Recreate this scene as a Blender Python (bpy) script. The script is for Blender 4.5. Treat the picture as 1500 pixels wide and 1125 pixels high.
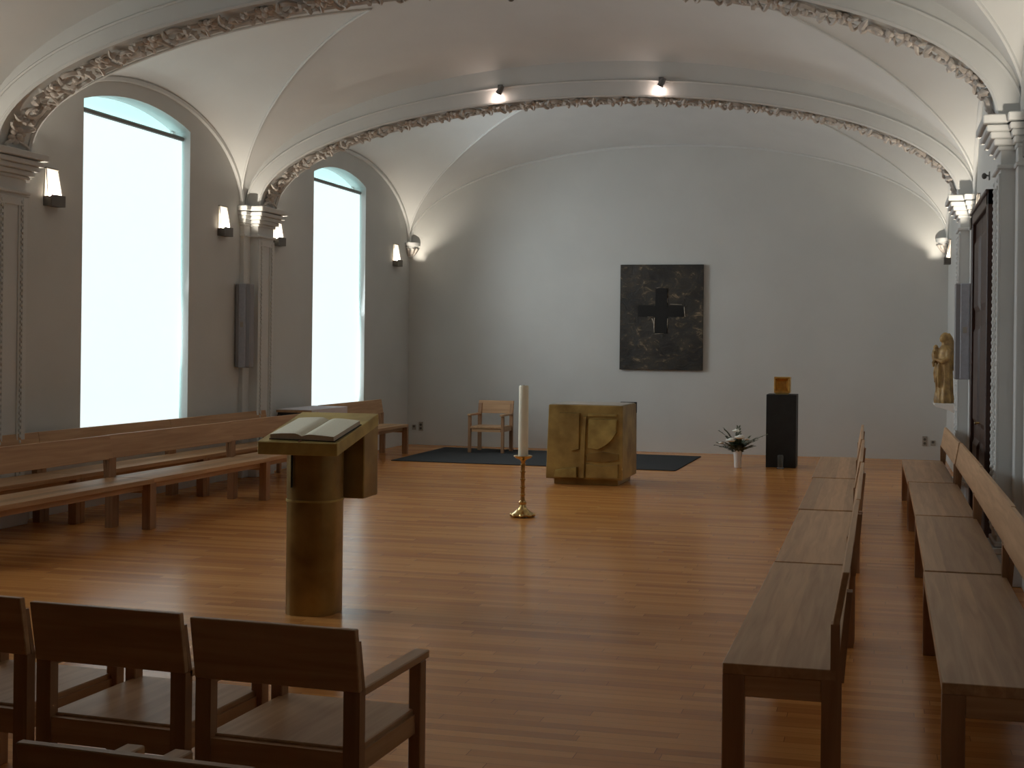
import bpy, bmesh, math, random
from mathutils import Vector, Matrix
random.seed(7)
PI = math.pi
scene = bpy.context.scene
for o in list(bpy.data.objects):
    bpy.data.objects.remove(o)
C = scene.collection

# ------------------------------------------------------------------ camera
FPX, CX, CY, CAMH, ROLL = 1755.0, 900.0, 509.0, 1.78, 0.0115
YAW = math.atan(390 / 1755.0)
cam_data = bpy.data.cameras.new('camera')
cam = bpy.data.objects.new('camera', cam_data)
C.objects.link(cam)
cam_data.sensor_width = 36.0
cam_data.lens = FPX / 1500 * 36.0
cam_data.shift_x = (750 - CX) / 1500
cam_data.shift_y = -(562.5 - CY) / 1500
cam_data.clip_start = 0.05
cam_data.clip_end = 200
Fv = Vector((-math.sin(YAW), math.cos(YAW), 0))
Rv = Vector((math.cos(YAW), math.sin(YAW), 0))
Zv = Vector((0, 0, 1))
r_ = Rv * math.cos(ROLL) + Zv * math.sin(ROLL)
u_ = Zv * math.cos(ROLL) - Rv * math.sin(ROLL)
cam.matrix_world = Matrix(((r_.x, u_.x, -Fv.x, 0), (r_.y, u_.y, -Fv.y, 0), (r_.z, u_.z, -Fv.z, CAMH), (0, 0, 0, 1)))
scene.camera = cam

# ------------------------------------------------------------------ world, exposure
world = bpy.data.worlds.new('world')
scene.world = world
world.use_nodes = True
bg = world.node_tree.nodes['Background']
bg.inputs[0].default_value = (0.62, 0.78, 0.9, 1)
bg.inputs[1].default_value = 0.6
vs = scene.view_settings
vs.view_transform = 'Standard'
vs.look = 'None'
vs.exposure = 0.32
vs.gamma = 1.0
vs.use_curve_mapping = False
scene.cycles.max_bounces = 10
scene.cycles.diffuse_bounces = 6
scene.cycles.caustics_reflective = False
scene.cycles.caustics_refractive = False

# ------------------------------------------------------------------ room dimensions
XL, XR, D, YF = -8.28, 1.06, 20.2, -4.7
XC = (XL + XR) / 2
ZS = 3.6                                   # springing of the vault
WIN = [(11.18, 13.19), (16.47, 18.32), (6.45, 8.42)]   # window openings along the left wall
WZ0, WZS, WZA = 0.78, 4.36, 4.53           # sill, arch springing, arch crown
RIBS = [14.75, 9.9, 5.05, 0.2]

# daylight pressing through each blind: the fabric scatters it forwards, into the room
for (a, b), watt, spread, tilt in zip(WIN, (50, 96, 42), (102, 124, 102), (10, 5, 12)):
    ld = bpy.data.lights.new('daylight', 'AREA')
    ld.shape = 'RECTANGLE'
    ld.size = b - a - 0.06
    ld.size_y = 3.3
    ld.energy = watt
    ld.spread = math.radians(spread)
    ld.color = (0.88, 0.96, 1.0)
    lo = bpy.data.objects.new('daylight', ld)
    C.objects.link(lo)
    lo.location = (XL - 0.075, (a + b) / 2, (WZ0 + WZS) / 2 - 0.03)
    lo.rotation_euler = (PI / 2 - math.radians(tilt), 0, -PI / 2)

# ------------------------------------------------------------------ materials
def new_mat(name):
    m = bpy.data.materials.new(name)
    m.use_nodes = True
    nt = m.node_tree
    return m, nt, nt.nodes['Principled BSDF']

def flat(name, col, rough=0.5, metal=0.0, noise=0.0, nscale=20.0, bump=0.0, bscale=60.0, spec=0.5, col2=None, lo=0.35, hi=0.65):
    m, nt, p = new_mat(name)
    p.inputs['Base Color'].default_value = (*col, 1)
    p.inputs['Roughness'].default_value = rough
    p.inputs['Metallic'].default_value = metal
    p.inputs['Specular IOR Level'].default_value = spec
    tc = nt.nodes.new('ShaderNodeTexCoord')
    if noise or col2:
        n = nt.nodes.new('ShaderNodeTexNoise'); n.inputs['Scale'].default_value = nscale; n.inputs['Detail'].default_value = 5
        nt.links.new(tc.outputs['Object'], n.inputs['Vector'])
        r = nt.nodes.new('ShaderNodeValToRGB')
        c2 = col2 if col2 else tuple(c * (1 - noise) for c in col)
        r.color_ramp.elements[0].position = lo; r.color_ramp.elements[0].color = (*c2, 1)
        r.color_ramp.elements[1].position = hi; r.color_ramp.elements[1].color = (*col, 1)
        nt.links.new(n.outputs['Fac'], r.inputs['Fac'])
        nt.links.new(r.outputs['Color'], p.inputs['Base Color'])
    if bump:
        n2 = nt.nodes.new('ShaderNodeTexNoise'); n2.inputs['Scale'].default_value = bscale; n2.inputs['Detail'].default_value = 4
        nt.links.new(tc.outputs['Object'], n2.inputs['Vector'])
        b = nt.nodes.new('ShaderNodeBump'); b.inputs['Strength'].default_value = bump; b.inputs['Distance'].default_value = 0.01
        nt.links.new(n2.outputs['Fac'], b.inputs['Height'])
        nt.links.new(b.outputs['Normal'], p.inputs['Normal'])
    return m

def emit(name, col, strength):
    m, nt, p = new_mat(name)
    p.inputs['Base Color'].default_value = (*[min(c, 0.8) for c in col], 1)
    p.inputs['Emission Color'].default_value = (*col, 1)
    p.inputs['Emission Strength'].default_value = strength
    p.inputs['Roughness'].default_value = 0.7
    return m

def wood(name, axis, light, dark, rough=0.4, board=0.0, baxis=1, spec=0.4):
    """oak with its grain along one local axis; optional staves across baxis"""
    m, nt, p = new_mat(name)
    tc = nt.nodes.new('ShaderNodeTexCoord')
    mp = nt.nodes.new('ShaderNodeMapping')
    s = [22.0, 22.0, 22.0]; s[axis] = 1.3
    mp.inputs['Scale'].default_value = s
    oi = nt.nodes.new('ShaderNodeObjectInfo')
    add = nt.nodes.new('ShaderNodeVectorMath'); add.operation = 'ADD'
    sc = nt.nodes.new('ShaderNodeVectorMath'); sc.operation = 'SCALE'; sc.inputs['Scale'].default_value = 17.0
    cmb = nt.nodes.new('ShaderNodeCombineXYZ')
    for k in range(3): nt.links.new(oi.outputs['Random'], cmb.inputs[k])
    nt.links.new(cmb.outputs[0], sc.inputs[0])
    nt.links.new(tc.outputs['Object'], mp.inputs['Vector'])
    nt.links.new(mp.outputs[0], add.inputs[0]); nt.links.new(sc.outputs[0], add.inputs[1])
    n = nt.nodes.new('ShaderNodeTexNoise'); n.inputs['Scale'].default_value = 1.0; n.inputs['Detail'].default_value = 6; n.inputs['Distortion'].default_value = 0.6
    nt.links.new(add.outputs[0], n.inputs['Vector'])
    r = nt.nodes.new('ShaderNodeValToRGB')
    r.color_ramp.elements[0].position = 0.3; r.color_ramp.elements[0].color = (*dark, 1)
    r.color_ramp.elements[1].position = 0.68; r.color_ramp.elements[1].color = (*light, 1)
    nt.links.new(n.outputs['Fac'], r.inputs['Fac'])
    col = r.outputs['Color']
    if board:
        sx = nt.nodes.new('ShaderNodeSeparateXYZ'); nt.links.new(tc.outputs['Object'], sx.inputs[0])
        dv = nt.nodes.new('ShaderNodeMath'); dv.operation = 'DIVIDE'; dv.inputs[1].default_value = board
        nt.links.new(sx.outputs[baxis], dv.inputs[0])
        fl = nt.nodes.new('ShaderNodeMath'); fl.operation = 'FLOOR'; nt.links.new(dv.outputs[0], fl.inputs[0])
        ad = nt.nodes.new('ShaderNodeMath'); ad.operation = 'MULTIPLY_ADD'; ad.inputs[1].default_value = 1.0
        nt.links.new(fl.outputs[0], ad.inputs[0]); nt.links.new(oi.outputs['Random'], ad.inputs[2])
        wn = nt.nodes.new('ShaderNodeTexWhiteNoise'); wn.noise_dimensions = '1D'
        nt.links.new(ad.outputs[0], wn.inputs['W'])
        mr = nt.nodes.new('ShaderNodeMapRange'); mr.inputs['To Min'].default_value = 0.78; mr.inputs['To Max'].default_value = 1.12
        nt.links.new(wn.outputs['Value'], mr.inputs['Value'])
        mx = nt.nodes.new('ShaderNodeMix'); mx.data_type = 'RGBA'; mx.blend_type = 'MULTIPLY'; mx.inputs['Factor'].default_value = 1
        nt.links.new(col, mx.inputs['A']); nt.links.new(mr.outputs[0], mx.inputs['B'])
        col = mx.outputs['Result']
    nt.links.new(col, p.inputs['Base Color'])
    p.inputs['Roughness'].default_value = rough
    p.inputs['Specular IOR Level'].default_value = spec
    return m

def floor_mat():
    """narrow strip parquet running across the room, satin varnish"""
    m, nt, p = new_mat('parquet')
    L = nt.links
    tc = nt.nodes.new('ShaderNodeTexCoord')
    sx = nt.nodes.new('ShaderNodeSeparateXYZ'); L.new(tc.outputs['Object'], sx.inputs[0])
    def math_(op, a, b=None, c=None):
        n = nt.nodes.new('ShaderNodeMath'); n.operation = op
        for i, v in enumerate((a, b, c)):
            if v is None: continue
            if isinstance(v, (int, float)): n.inputs[i].default_value = v
            else: L.new(v, n.inputs[i])
        return n.outputs[0]
    W = 0.075
    row = math_('DIVIDE', sx.outputs[1], W)
    rf = math_('FLOOR', row)
    w1 = nt.nodes.new('ShaderNodeTexWhiteNoise'); w1.noise_dimensions = '1D'; L.new(rf, w1.inputs['W'])
    xs = math_('ADD', math_('DIVIDE', sx.outputs[0], 1.15), math_('MULTIPLY', w1.outputs['Value'], 9.0))
    xf = math_('FLOOR', xs)
    w2 = nt.nodes.new('ShaderNodeTexWhiteNoise'); w2.noise_dimensions = '2D'
    cv = nt.nodes.new('ShaderNodeCombineXYZ'); L.new(rf, cv.inputs[0]); L.new(xf, cv.inputs[1]); L.new(cv.outputs[0], w2.inputs['Vector'])
    mp = nt.nodes.new('ShaderNodeMapping'); mp.inputs['Scale'].default_value = (1.6, 40, 1)
    L.new(tc.outputs['Object'], mp.inputs['Vector'])
    av = nt.nodes.new('ShaderNodeVectorMath'); av.operation = 'ADD'
    L.new(mp.outputs[0], av.inputs[0]); L.new(w2.outputs['Color'], av.inputs[1])
    n = nt.nodes.new('ShaderNodeTexNoise'); n.inputs['Scale'].default_value = 1.0; n.inputs['Detail'].default_value = 5
    L.new(av.outputs[0], n.inputs['Vector'])
    fac = math_('ADD', math_('MULTIPLY', w2.outputs['Value'], 0.62), math_('MULTIPLY', n.outputs['Fac'], 0.42))
    r = nt.nodes.new('ShaderNodeValToRGB')
    e = r.color_ramp.elements
    e[0].position = 0.1; e[0].color = (0.43, 0.165, 0.045, 1)
    e[1].position = 0.95; e[1].color = (0.72, 0.335, 0.10, 1)
    mid = e.new(0.5); mid.color = (0.59, 0.245, 0.066, 1)
    L.new(fac, r.inputs['Fac'])
    # dark joints
    fy = math_('FRACT', row); fx = math_('FRACT', xs)
    jy = math_('LESS_THAN', fy, 0.03); jx = math_('LESS_THAN', fx, 0.003)
    j = math_('MAXIMUM', jy, jx)
    mx = nt.nodes.new('ShaderNodeMix'); mx.data_type = 'RGBA'
    L.new(math_('MULTIPLY', j, 0.6), mx.inputs['Factor']); L.new(r.outputs['Color'], mx.inputs['A']); mx.inputs['B'].default_value = (0.09, 0.035, 0.015, 1)
    L.new(mx.outputs['Result'], p.inputs['Base Color'])
    n3 = nt.nodes.new('ShaderNodeTexNoise'); n3.inputs['Scale'].default_value = 1.3; n3.inputs['Detail'].default_value = 3
    L.new(tc.outputs['Object'], n3.inputs['Vector'])
    mr = nt.nodes.new('ShaderNodeMapRange'); mr.inputs['To Min'].default_value = 0.21; mr.inputs['To Max'].default_value = 0.27
    L.new(n3.outputs['Fac'], mr.inputs['Value']); L.new(mr.outputs[0], p.inputs['Roughness'])
    p.inputs['Specular IOR Level'].default_value = 0.27
    b = nt.nodes.new('ShaderNodeBump'); b.inputs['Strength'].default_value = 0.05; b.inputs['Distance'].default_value = 0.0015
    L.new(math_('ADD', w2.outputs['Value'], math_('MULTIPLY', n.outputs['Fac'], 0.5)), b.inputs['Height'])
    L.new(b.outputs['Normal'], p.inputs['Normal'])
    return m

def painting_mat():
    m, nt, p = new_mat('black_painting')
    tc = nt.nodes.new('ShaderNodeTexCoord')
    mp = nt.nodes.new('ShaderNodeMapping'); mp.inputs['Scale'].default_value = (3.2, 1, 4.5)
    nt.links.new(tc.outputs['Object'], mp.inputs['Vector'])
    n = nt.nodes.new('ShaderNodeTexNoise'); n.inputs['Scale'].default_value = 1.6; n.inputs['Detail'].default_value = 9; n.inputs['Roughness'].default_value = 0.72; n.inputs['Distortion'].default_value = 0.8
    nt.links.new(mp.outputs[0], n.inputs['Vector'])
    r = nt.nodes.new('ShaderNodeValToRGB'); e = r.color_ramp.elements
    e[0].position = 0.44; e[0].color = (0.028, 0.024, 0.019, 1)
    e[1].position = 0.70; e[1].color = (0.36, 0.27, 0.16, 1)
    k = e.new(0.56); k.color = (0.05, 0.037, 0.022, 1)
    nt.links.new(n.outputs['Fac'], r.inputs['Fac'])
    n2 = nt.nodes.new('ShaderNodeTexNoise'); n2.inputs['Scale'].default_value = 1.9; n2.inputs['Detail'].default_value = 2
    nt.links.new(tc.outputs['Object'], n2.inputs['Vector'])
    mr = nt.nodes.new('ShaderNodeMapRange'); mr.inputs['From Min'].default_value = 0.38; mr.inputs['From Max'].default_value = 0.62; mr.inputs['To Min'].default_value = 0.35; mr.inputs['To Max'].default_value = 1.15
    nt.links.new(n2.outputs['Fac'], mr.inputs['Value'])
    mx = nt.nodes.new('ShaderNodeMix'); mx.data_type = 'RGBA'; mx.blend_type = 'MULTIPLY'; mx.inputs['Factor'].default_value = 1
    nt.links.new(r.outputs['Color'], mx.inputs['A']); nt.links.new(mr.outputs[0], mx.inputs['B'])
    nt.links.new(mx.outputs['Result'], p.inputs['Base Color'])
    p.inputs['Roughness'].default_value = 0.5
    b = nt.nodes.new('ShaderNodeBump'); b.inputs['Strength'].default_value = 0.8; b.inputs['Distance'].default_value = 0.02
    nt.links.new(n.outputs['Fac'], b.inputs['Height']); nt.links.new(b.outputs['Normal'], p.inputs['Normal'])
    return m

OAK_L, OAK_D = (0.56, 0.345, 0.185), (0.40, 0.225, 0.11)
M = {
    'plaster': flat('plaster', (0.655, 0.668, 0.66), 0.9, noise=0.04, nscale=2.0, bump=0.05, bscale=25, spec=0.2),
    'plaster_wall': flat('plaster_wall', (0.62, 0.628, 0.61), 0.9, noise=0.05, nscale=1.2, bump=0.06, bscale=30, spec=0.2),
    'stucco': flat('stucco', (0.66, 0.61, 0.56), 0.8, noise=0.25, nscale=14, spec=0.25),
    'floor': floor_mat(),
    'front_wall': flat('bounce_cut_wall', (0.22, 0.17, 0.13), 0.7, noise=0.3, nscale=3),  # dark colour put on the unseen wall to cut bounced light
    'oak_x': wood('oak_lengthwise', 0, OAK_L, OAK_D, 0.42, board=0.118, baxis=1),
    'oak_xb': wood('oak_board', 0, OAK_L, OAK_D, 0.45),
    'oak_y': wood('oak_depthwise', 1, OAK_L, OAK_D, 0.42),
    'oak_z': wood('oak_upright_shaded', 2, (0.40, 0.225, 0.12), (0.28, 0.145, 0.072), 0.45),  # same oak darkened for upright parts, shade put into the colour
    'door_wood': wood('dark_door_wood', 2, (0.060, 0.026, 0.018), (0.028, 0.012, 0.009), 0.4),
    'bronze': flat('bronze', (0.56, 0.40, 0.135), 0.42, metal=0.5, col2=(0.22, 0.14, 0.045), nscale=3.2, lo=0.30, hi=0.72, bump=0.15, bscale=9),
    'bronze_dark': flat('bronze_dark', (0.42, 0.29, 0.10), 0.32, metal=0.55, col2=(0.20, 0.125, 0.045), nscale=3.5, lo=0.30, hi=0.70, bump=0.12, bscale=10),
    'bronze_light': flat('bronze_light', (0.62, 0.49, 0.17), 0.42, metal=0.5, col2=(0.36, 0.26, 0.085), nscale=4, bump=0.1, bscale=12),
    'altar_top_sheen': flat('altar_top_sheen', (0.46, 0.41, 0.35), 0.5, noise=0.2, nscale=6),  # pale beige stands in for light reflected off the bronze top
    'brass': flat('brass', (0.72, 0.50, 0.20), 0.24, metal=1.0, noise=0.35, nscale=25),
    'gold': flat('gold_leaf', (0.86, 0.53, 0.15), 0.33, metal=0.85, noise=0.25, nscale=18),
    'wax': flat('candle_wax', (0.80, 0.76, 0.60), 0.5),
    'black': flat('black_stone', (0.012, 0.013, 0.013), 0.55, noise=0.4, nscale=8),
    'rug': flat('grey_rug', (0.060, 0.062, 0.064), 0.95, noise=0.3, nscale=160, bump=0.4, bscale=400, spec=0.1),
    'painting': painting_mat(),
    'black_paint': flat('black_paint', (0.006, 0.006, 0.006), 0.42, noise=0.3, nscale=30, bump=0.2, bscale=50),
    'pale_paint': flat('pale_paint', (0.55, 0.48, 0.38), 0.6, noise=0.5, nscale=30),
    'white': flat('white_ceramic', (0.78, 0.76, 0.73), 0.3),
    'petal': flat('white_petal', (0.80, 0.82, 0.76), 0.6),
    'leaf': flat('dark_leaf', (0.045, 0.075, 0.035), 0.5, noise=0.4, nscale=40),
    'leaf2': flat('grey_green_leaf', (0.12, 0.15, 0.09), 0.55, noise=0.4, nscale=40),
    'cloth': flat('white_cloth', (0.68, 0.66, 0.70), 0.9, noise=0.05, nscale=8),
    'paper': flat('cream_paper', (0.90, 0.87, 0.70), 0.8, noise=0.06, nscale=90),
    'page_edge': flat('page_edge', (0.60, 0.52, 0.42), 0.85, noise=0.2, nscale=200),
    'cover': flat('black_cover', (0.02, 0.018, 0.016), 0.5),
    'ribbon': flat('red_ribbon', (0.28, 0.12, 0.07), 0.6),
    'statue': flat('gilded_limewood', (0.42, 0.27, 0.10), 0.5, metal=0.15, col2=(0.17, 0.10, 0.045), nscale=9, lo=0.3, hi=0.6),
    'metal_dark': flat('dark_metal', (0.14, 0.125, 0.11), 0.5, metal=0.4),
    'metal_grey': flat('grey_metal', (0.20, 0.20, 0.20), 0.4, metal=0.7),
    'speaker': flat('blue_grey_speaker', (0.38, 0.39, 0.44), 0.5, noise=0.1, nscale=30),
    'speaker_side': flat('speaker_side', (0.27, 0.265, 0.28), 0.5),
    'plastic': flat('beige_plastic', (0.36, 0.33, 0.28), 0.5),
    'plastic_dark': flat('dark_plastic', (0.10, 0.09, 0.08), 0.5),
    'lamp_white': flat('lamp_reflector', (0.82, 0.80, 0.76), 0.6),
    'blind': emit('backlit_blind', (0.81, 0.945, 0.965), 0.78),
    'pane': emit('daylight_pane', (0.60, 0.84, 0.85), 0.6),
    'bulb': emit('lamp_bulb', (1.0, 0.86, 0.66), 25.0),
    'spot_glow': emit('spot_bulb', (1.0, 0.72, 0.62), 9.0),
    'frame_grey': flat('roller_grey', (0.20, 0.21, 0.20), 0.5),
    'glass_grey': flat('smoked_glass', (0.07, 0.075, 0.07), 0.12, spec=0.6),
}

def translucent(name, col):
    m, nt, p = new_mat(name)
    p.inputs['Base Color'].default_value = (*col, 1); p.inputs['Roughness'].default_value = 0.6
    t = nt.nodes.new('ShaderNodeBsdfTranslucent'); t.inputs['Color'].default_value = (*col, 1)
    mx = nt.nodes.new('ShaderNodeMixShader'); mx.inputs[0].default_value = 0.6
    nt.links.new(p.outputs[0], mx.inputs[1]); nt.links.new(t.outputs[0], mx.inputs[2])
    nt.links.new(mx.outputs[0], nt.nodes['Material Output'].inputs['Surface'])
    return m
M['lamp_glass'] = translucent('frosted_lamp_glass', (0.85, 0.82, 0.78))

# ------------------------------------------------------------------ mesh helpers
class MB:
    def __init__(s): s.v, s.f = [], []
    def add(s, vs_, fs_):
        n = len(s.v); s.v += [tuple(v) for v in vs_]; s.f += [tuple(i + n for i in f) for f in fs_]; return s
    def box(s, x0, x1, y0, y1, z0, z1):
        return s.add([(x0, y0, z0), (x1, y0, z0), (x1, y1, z0), (x0, y1, z0), (x0, y0, z1), (x1, y0, z1), (x1, y1, z1), (x0, y1, z1)],
                     [(0, 3, 2, 1), (4, 5, 6, 7), (0, 1, 5, 4), (1, 2, 6, 5), (2, 3, 7, 6), (3, 0, 4, 7)])
    def hexa(s, p):   # eight corners: bottom four counter-clockwise, top four
        return s.add(p, [(0, 3, 2, 1), (4, 5, 6, 7), (0, 1, 5, 4), (1, 2, 6, 5), (2, 3, 7, 6), (3, 0, 4, 7)])
    def prism(s, poly, axis, a, b):
        """poly of 2D points, extruded along an axis from a to b; 2D order is the two other axes in xyz order"""
        def P(q, t):
            if axis == 0: return (t, q[0], q[1])
            if axis == 1: return (q[0], t, q[1])
            return (q[0], q[1], t)
        n = len(poly)
        vs_ = [P(q, a) for q in poly] + [P(q, b) for q in poly]
        fs_ = [tuple(range(n)), tuple(range(2 * n - 1, n - 1, -1))] + [(i, i + n, (i + 1) % n + n, (i + 1) % n) for i in range(n)]
        return s.add(vs_, fs_)
    def lathe(s, prof, cx=0, cy=0, n=24, sx=1, sy=1, a0=0, a1=2 * PI, cap=True):
        full = abs(a1 - a0 - 2 * PI) < 1e-6
        cols = n if full else n + 1
        vs_ = []
        for (r, z) in prof:
            for k in range(cols):
                a = a0 + (a1 - a0) * k / n
                vs_.append((cx + r * sx * math.cos(a), cy + r * sy * math.sin(a), z))
        fs_ = []
        for i in range(len(prof) - 1):
            for k in range(n):
                k2 = (k + 1) % cols
                fs_.append((i * cols + k, i * cols + k2, (i + 1) * cols + k2, (i + 1) * cols + k))
        if cap and full:
            fs_.append(tuple(range(cols - 1, -1, -1)))
            fs_.append(tuple((len(prof) - 1) * cols + k for k in range(cols)))
        return s.add(vs_, fs_)
    def tube(s, pts, rad, n=8, closed=False):
        pts = [Vector(p) for p in pts]
        if not hasattr(rad, '__len__'): rad = [rad] * len(pts)
        rings = []
        up = None
        for i, p in enumerate(pts):
            a = pts[max(i - 1, 0)]; b = pts[min(i + 1, len(pts) - 1)]
            t = (b - a).normalized()
            if up is None:
                up = t.orthogonal().normalized()
            else:
                up = (up - t * up.dot(t))
                up = up.normalized() if up.length > 1e-6 else t.orthogonal().normalized()
            w = t.cross(up)
            rings.append([p + (up * math.cos(2 * PI * k / n) + w * math.sin(2 * PI * k / n)) * rad[i] for k in range(n)])
        vs_ = [v for r in rings for v in r]
        fs_ = []
        for i in range(len(pts) - 1):
            for k in range(n):
                k2 = (k + 1) % n
                fs_.append((i * n + k, i * n + k2, (i + 1) * n + k2, (i + 1) * n + k))
        fs_.append(tuple(range(n - 1, -1, -1))); fs_.append(tuple((len(pts) - 1) * n + k for k in range(n)))
        return s.add(vs_, fs_)
    def ball(s, c, rx, ry=None, rz=None, n=10, m=7):
        ry = rx if ry is None else ry; rz = rx if rz is None else rz
        vs_ = [(c[0], c[1], c[2] - rz)]
        for i in range(1, m):
            ph = -PI / 2 + PI * i / m
            for k in range(n):
                a = 2 * PI * k / n
                vs_.append((c[0] + rx * math.cos(ph) * math.cos(a), c[1] + ry * math.cos(ph) * math.sin(a), c[2] + rz * math.sin(ph)))
        vs_.append((c[0], c[1], c[2] + rz))
        fs_ = [(0, 1 + (k + 1) % n, 1 + k) for k in range(n)]
        for i in range(m - 2):
            for k in range(n):
                a, b = 1 + i * n + k, 1 + i * n + (k + 1) % n
                fs_.append((a, b, b + n, a + n))
        t = len(vs_) - 1; o = 1 + (m - 2) * n
        fs_ += [(o + k, o + (k + 1) % n, t) for k in range(n)]
        return s.add(vs_, fs_)
    def mesh(s, name, mat, smooth=False, bevel=0.0):
        me = bpy.data.meshes.new(name)
        me.from_pydata(s.v, [], s.f)
        bm = bmesh.new(); bm.from_mesh(me)
        bmesh.ops.recalc_face_normals(bm, faces=bm.faces)
        if bevel:
            bmesh.ops.bevel(bm, geom=[e for e in bm.edges if e.calc_face_angle(0) > 0.6], offset=bevel, segments=1, affect='EDGES', clamp_overlap=True)
        bm.to_mesh(me); bm.free()
        if smooth:
            for p in me.polygons: p.use_smooth = True
            me.set_sharp_from_angle(angle=math.radians(38))
        me.materials.append(M[mat])
        return me
    def build(s, name, mat, parent=None, smooth=False, bevel=0.0):
        return link(name, s.mesh(name, mat, smooth, bevel), parent)

def link(name, me, parent=None, loc=None, rot=None):
    o = bpy.data.objects.new(name, me)
    C.objects.link(o)
    if parent: o.parent = parent
    if loc: o.location = loc
    if rot: o.rotation_euler = rot
    return o

def tag(o, label, cat, group=None):
    o['label'] = label; o['category'] = cat
    if group: o['group'] = group
    return o

def thing(name, label, cat, loc=(0, 0, 0), rz=0.0, group=None):
    o = bpy.data.objects.new(name, None); C.objects.link(o)
    o.empty_display_size = 0.1
    o.location = loc; o.rotation_euler = (0, 0, rz)
    return tag(o, label, cat, group)

def struct(o, label=None):
    o['kind'] = 'structure'
    if label: o['label'] = label
    return o

def struct_empty(name, loc, label, rz=0.0):
    o = bpy.data.objects.new(name, None); C.objects.link(o)
    o.empty_display_size = 0.1; o.location = loc; o.rotation_euler = (0, 0, rz)
    return struct(o, label)

# ------------------------------------------------------------------ floor and walls
struct(MB().box(XL - 0.3, XR + 0.3, YF - 0.3, D + 0.3, -0.12, 0).build('floor', 'floor'), 'orange-brown strip parquet floor with a satin varnish')

def arch_pts(a, b, n=14):
    """segmental head of a window, from a to b along y"""
    c = (b - a) / 2; hgt = WZA - WZS; R = (c * c + hgt * hgt) / (2 * hgt); y0 = (a + b) / 2; z0 = WZA - R
    t = math.asin(c / R)
    return [(y0 + R * math.sin(-t + 2 * t * k / n), z0 + R * math.cos(-t + 2 * t * k / n)) for k in range(n + 1)]

wl = MB(); TOP = 5.1
ys = sorted(WIN)
edges = [YF - 0.3] + [v for w in ys for v in w] + [D + 0.3]
for i in range(0, len(edges), 2):
    wl.box(XL - 0.3, XL, edges[i], edges[i + 1], 0, TOP)
for (a, b) in ys:
    wl.box(XL - 0.3, XL, a, b, 0, WZ0)
    ap = arch_pts(a, b)
    for k in range(len(ap) - 1):
        wl.prism([ap[k], ap[k + 1], (ap[k + 1][0], TOP), (ap[k][0], TOP)], 0, XL - 0.3, XL)
struct(wl.build('wall_left', 'plaster_wall'), 'pale plaster wall with tall windows')
struct(MB().box(XR, XR + 0.3, YF - 0.3, D + 0.3, 0, TOP).build('wall_right', 'plaster_wall'), 'pale plaster wall with the dark door')
struct(MB().box(XL - 0.3, XR + 0.3, D, D + 0.3, 0, 5.9).build('wall_back', 'plaster_wall'), 'plain pale end wall behind the altar')
struct(MB().box(XL - 0.3, XR + 0.3, YF - 0.3, YF, 0, 5.9).build('wall_front', 'front_wall'), 'unseen wall behind the viewer, darkened to cut bounced light')

# ------------------------------------------------------------------ vaulted ceiling
AV, BV, DOME = (XR - XL) / 2, 1.66, 0.42
def bay_list():
    ed = [YF] + sorted(RIBS) + [D]
    return [(ed[i], ed[i + 1]) for i in range(len(ed) - 1)]
def lun_par(a, b):
    # centre, half width and rise of the wall arch
    la = a + (0.36 if a > YF + 0.01 else 0.05); lb = b - (0.36 if b < D - 0.01 else 0.05)
    hw = (lb - la) / 2
    return (la + lb) / 2, hw, 1.15 if hw < 2.3 else 1.25
def main_b(y, a, b):
    return BV + DOME * (1 - ((y - (a + b) / 2) / ((b - a) / 2)) ** 2)
def lun_z(y, d, c, hw, rise):
    s = (y - c) / hw
    if abs(s) >= 1: return ZS
    q = min(d, 3.0) / 3.0          # the lunette rises and grows pointed towards the crown
    return ZS + (rise + 0.75 * (1 - (1 - q) ** 2)) * math.sqrt(1 - abs(s) ** (2 - q))
def main_z(d, bb):
    t = 1 - d / AV
    return ZS + bb * math.sqrt(max(0, 1 - t * t))
def groin_d(y, a, b):
    c, hw, rise = lun_par(a, b); bb = main_b(y, a, b)
    if abs(y - c) >= hw: return 0.0
    lo, hi = 0.0, AV
    d = 0.0
    while d < AV:
        if main_z(d + 0.02, bb) >= lun_z(y, d + 0.02, c, hw, rise): break
        d += 0.02
    lo, hi = d, d + 0.02
    for _ in range(20):
        m_ = (lo + hi) / 2
        if main_z(m_, bb) >= lun_z(y, m_, c, hw, rise): hi = m_
        else: lo = m_
    return hi
ce = MB()
groins = []
for (a, b) in bay_list():
    c, hw, rise = lun_par(a, b)
    ycol = [a] + [c - hw * math.cos(PI * k / 56) for k in range(57)] + [b]
    NB, NL = 44, 12
    rowsB, rowsL, rowsR, gl = [], [], [], []
    for y in ycol:
        bb = main_b(y, a, b); dg = groin_d(y, a, b)
        th0 = math.acos(max(-1, min(1, 1 - dg / AV)))
        row = []
        for k in range(NB + 1):
            th = th0 + (PI - 2 * th0) * k / NB
            row.append((XC - AV * math.cos(th), y, ZS + bb * math.sin(th)))
        rowsB.append(row)
        rl, rr = [], []
        for k in range(NL + 1):
            d = dg * k / NL
            z = lun_z(y, d, c, hw, rise) if dg > 0 else ZS
            rl.append((XL + d, y, z)); rr.append((XR - d, y, z))
        rowsL.append(rl); rowsR.append(rr)
        if dg > 0.01: gl.append((y, dg, main_z(dg, bb)))
    groins.append(gl)
    for rows in (rowsB, rowsL, rowsR):
        w = len(rows[0]); base = [v for r in rows for v in r]
        ce.add(base, [(i * w + k, i * w + k + 1, (i + 1) * w + k + 1, (i + 1) * w + k) for i in range(len(rows) - 1) for k in range(w - 1)])
cm = bpy.data.meshes.new('ceiling')
cm.from_pydata(ce.v, [], ce.f)
bm = bmesh.new(); bm.from_mesh(cm)
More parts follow.
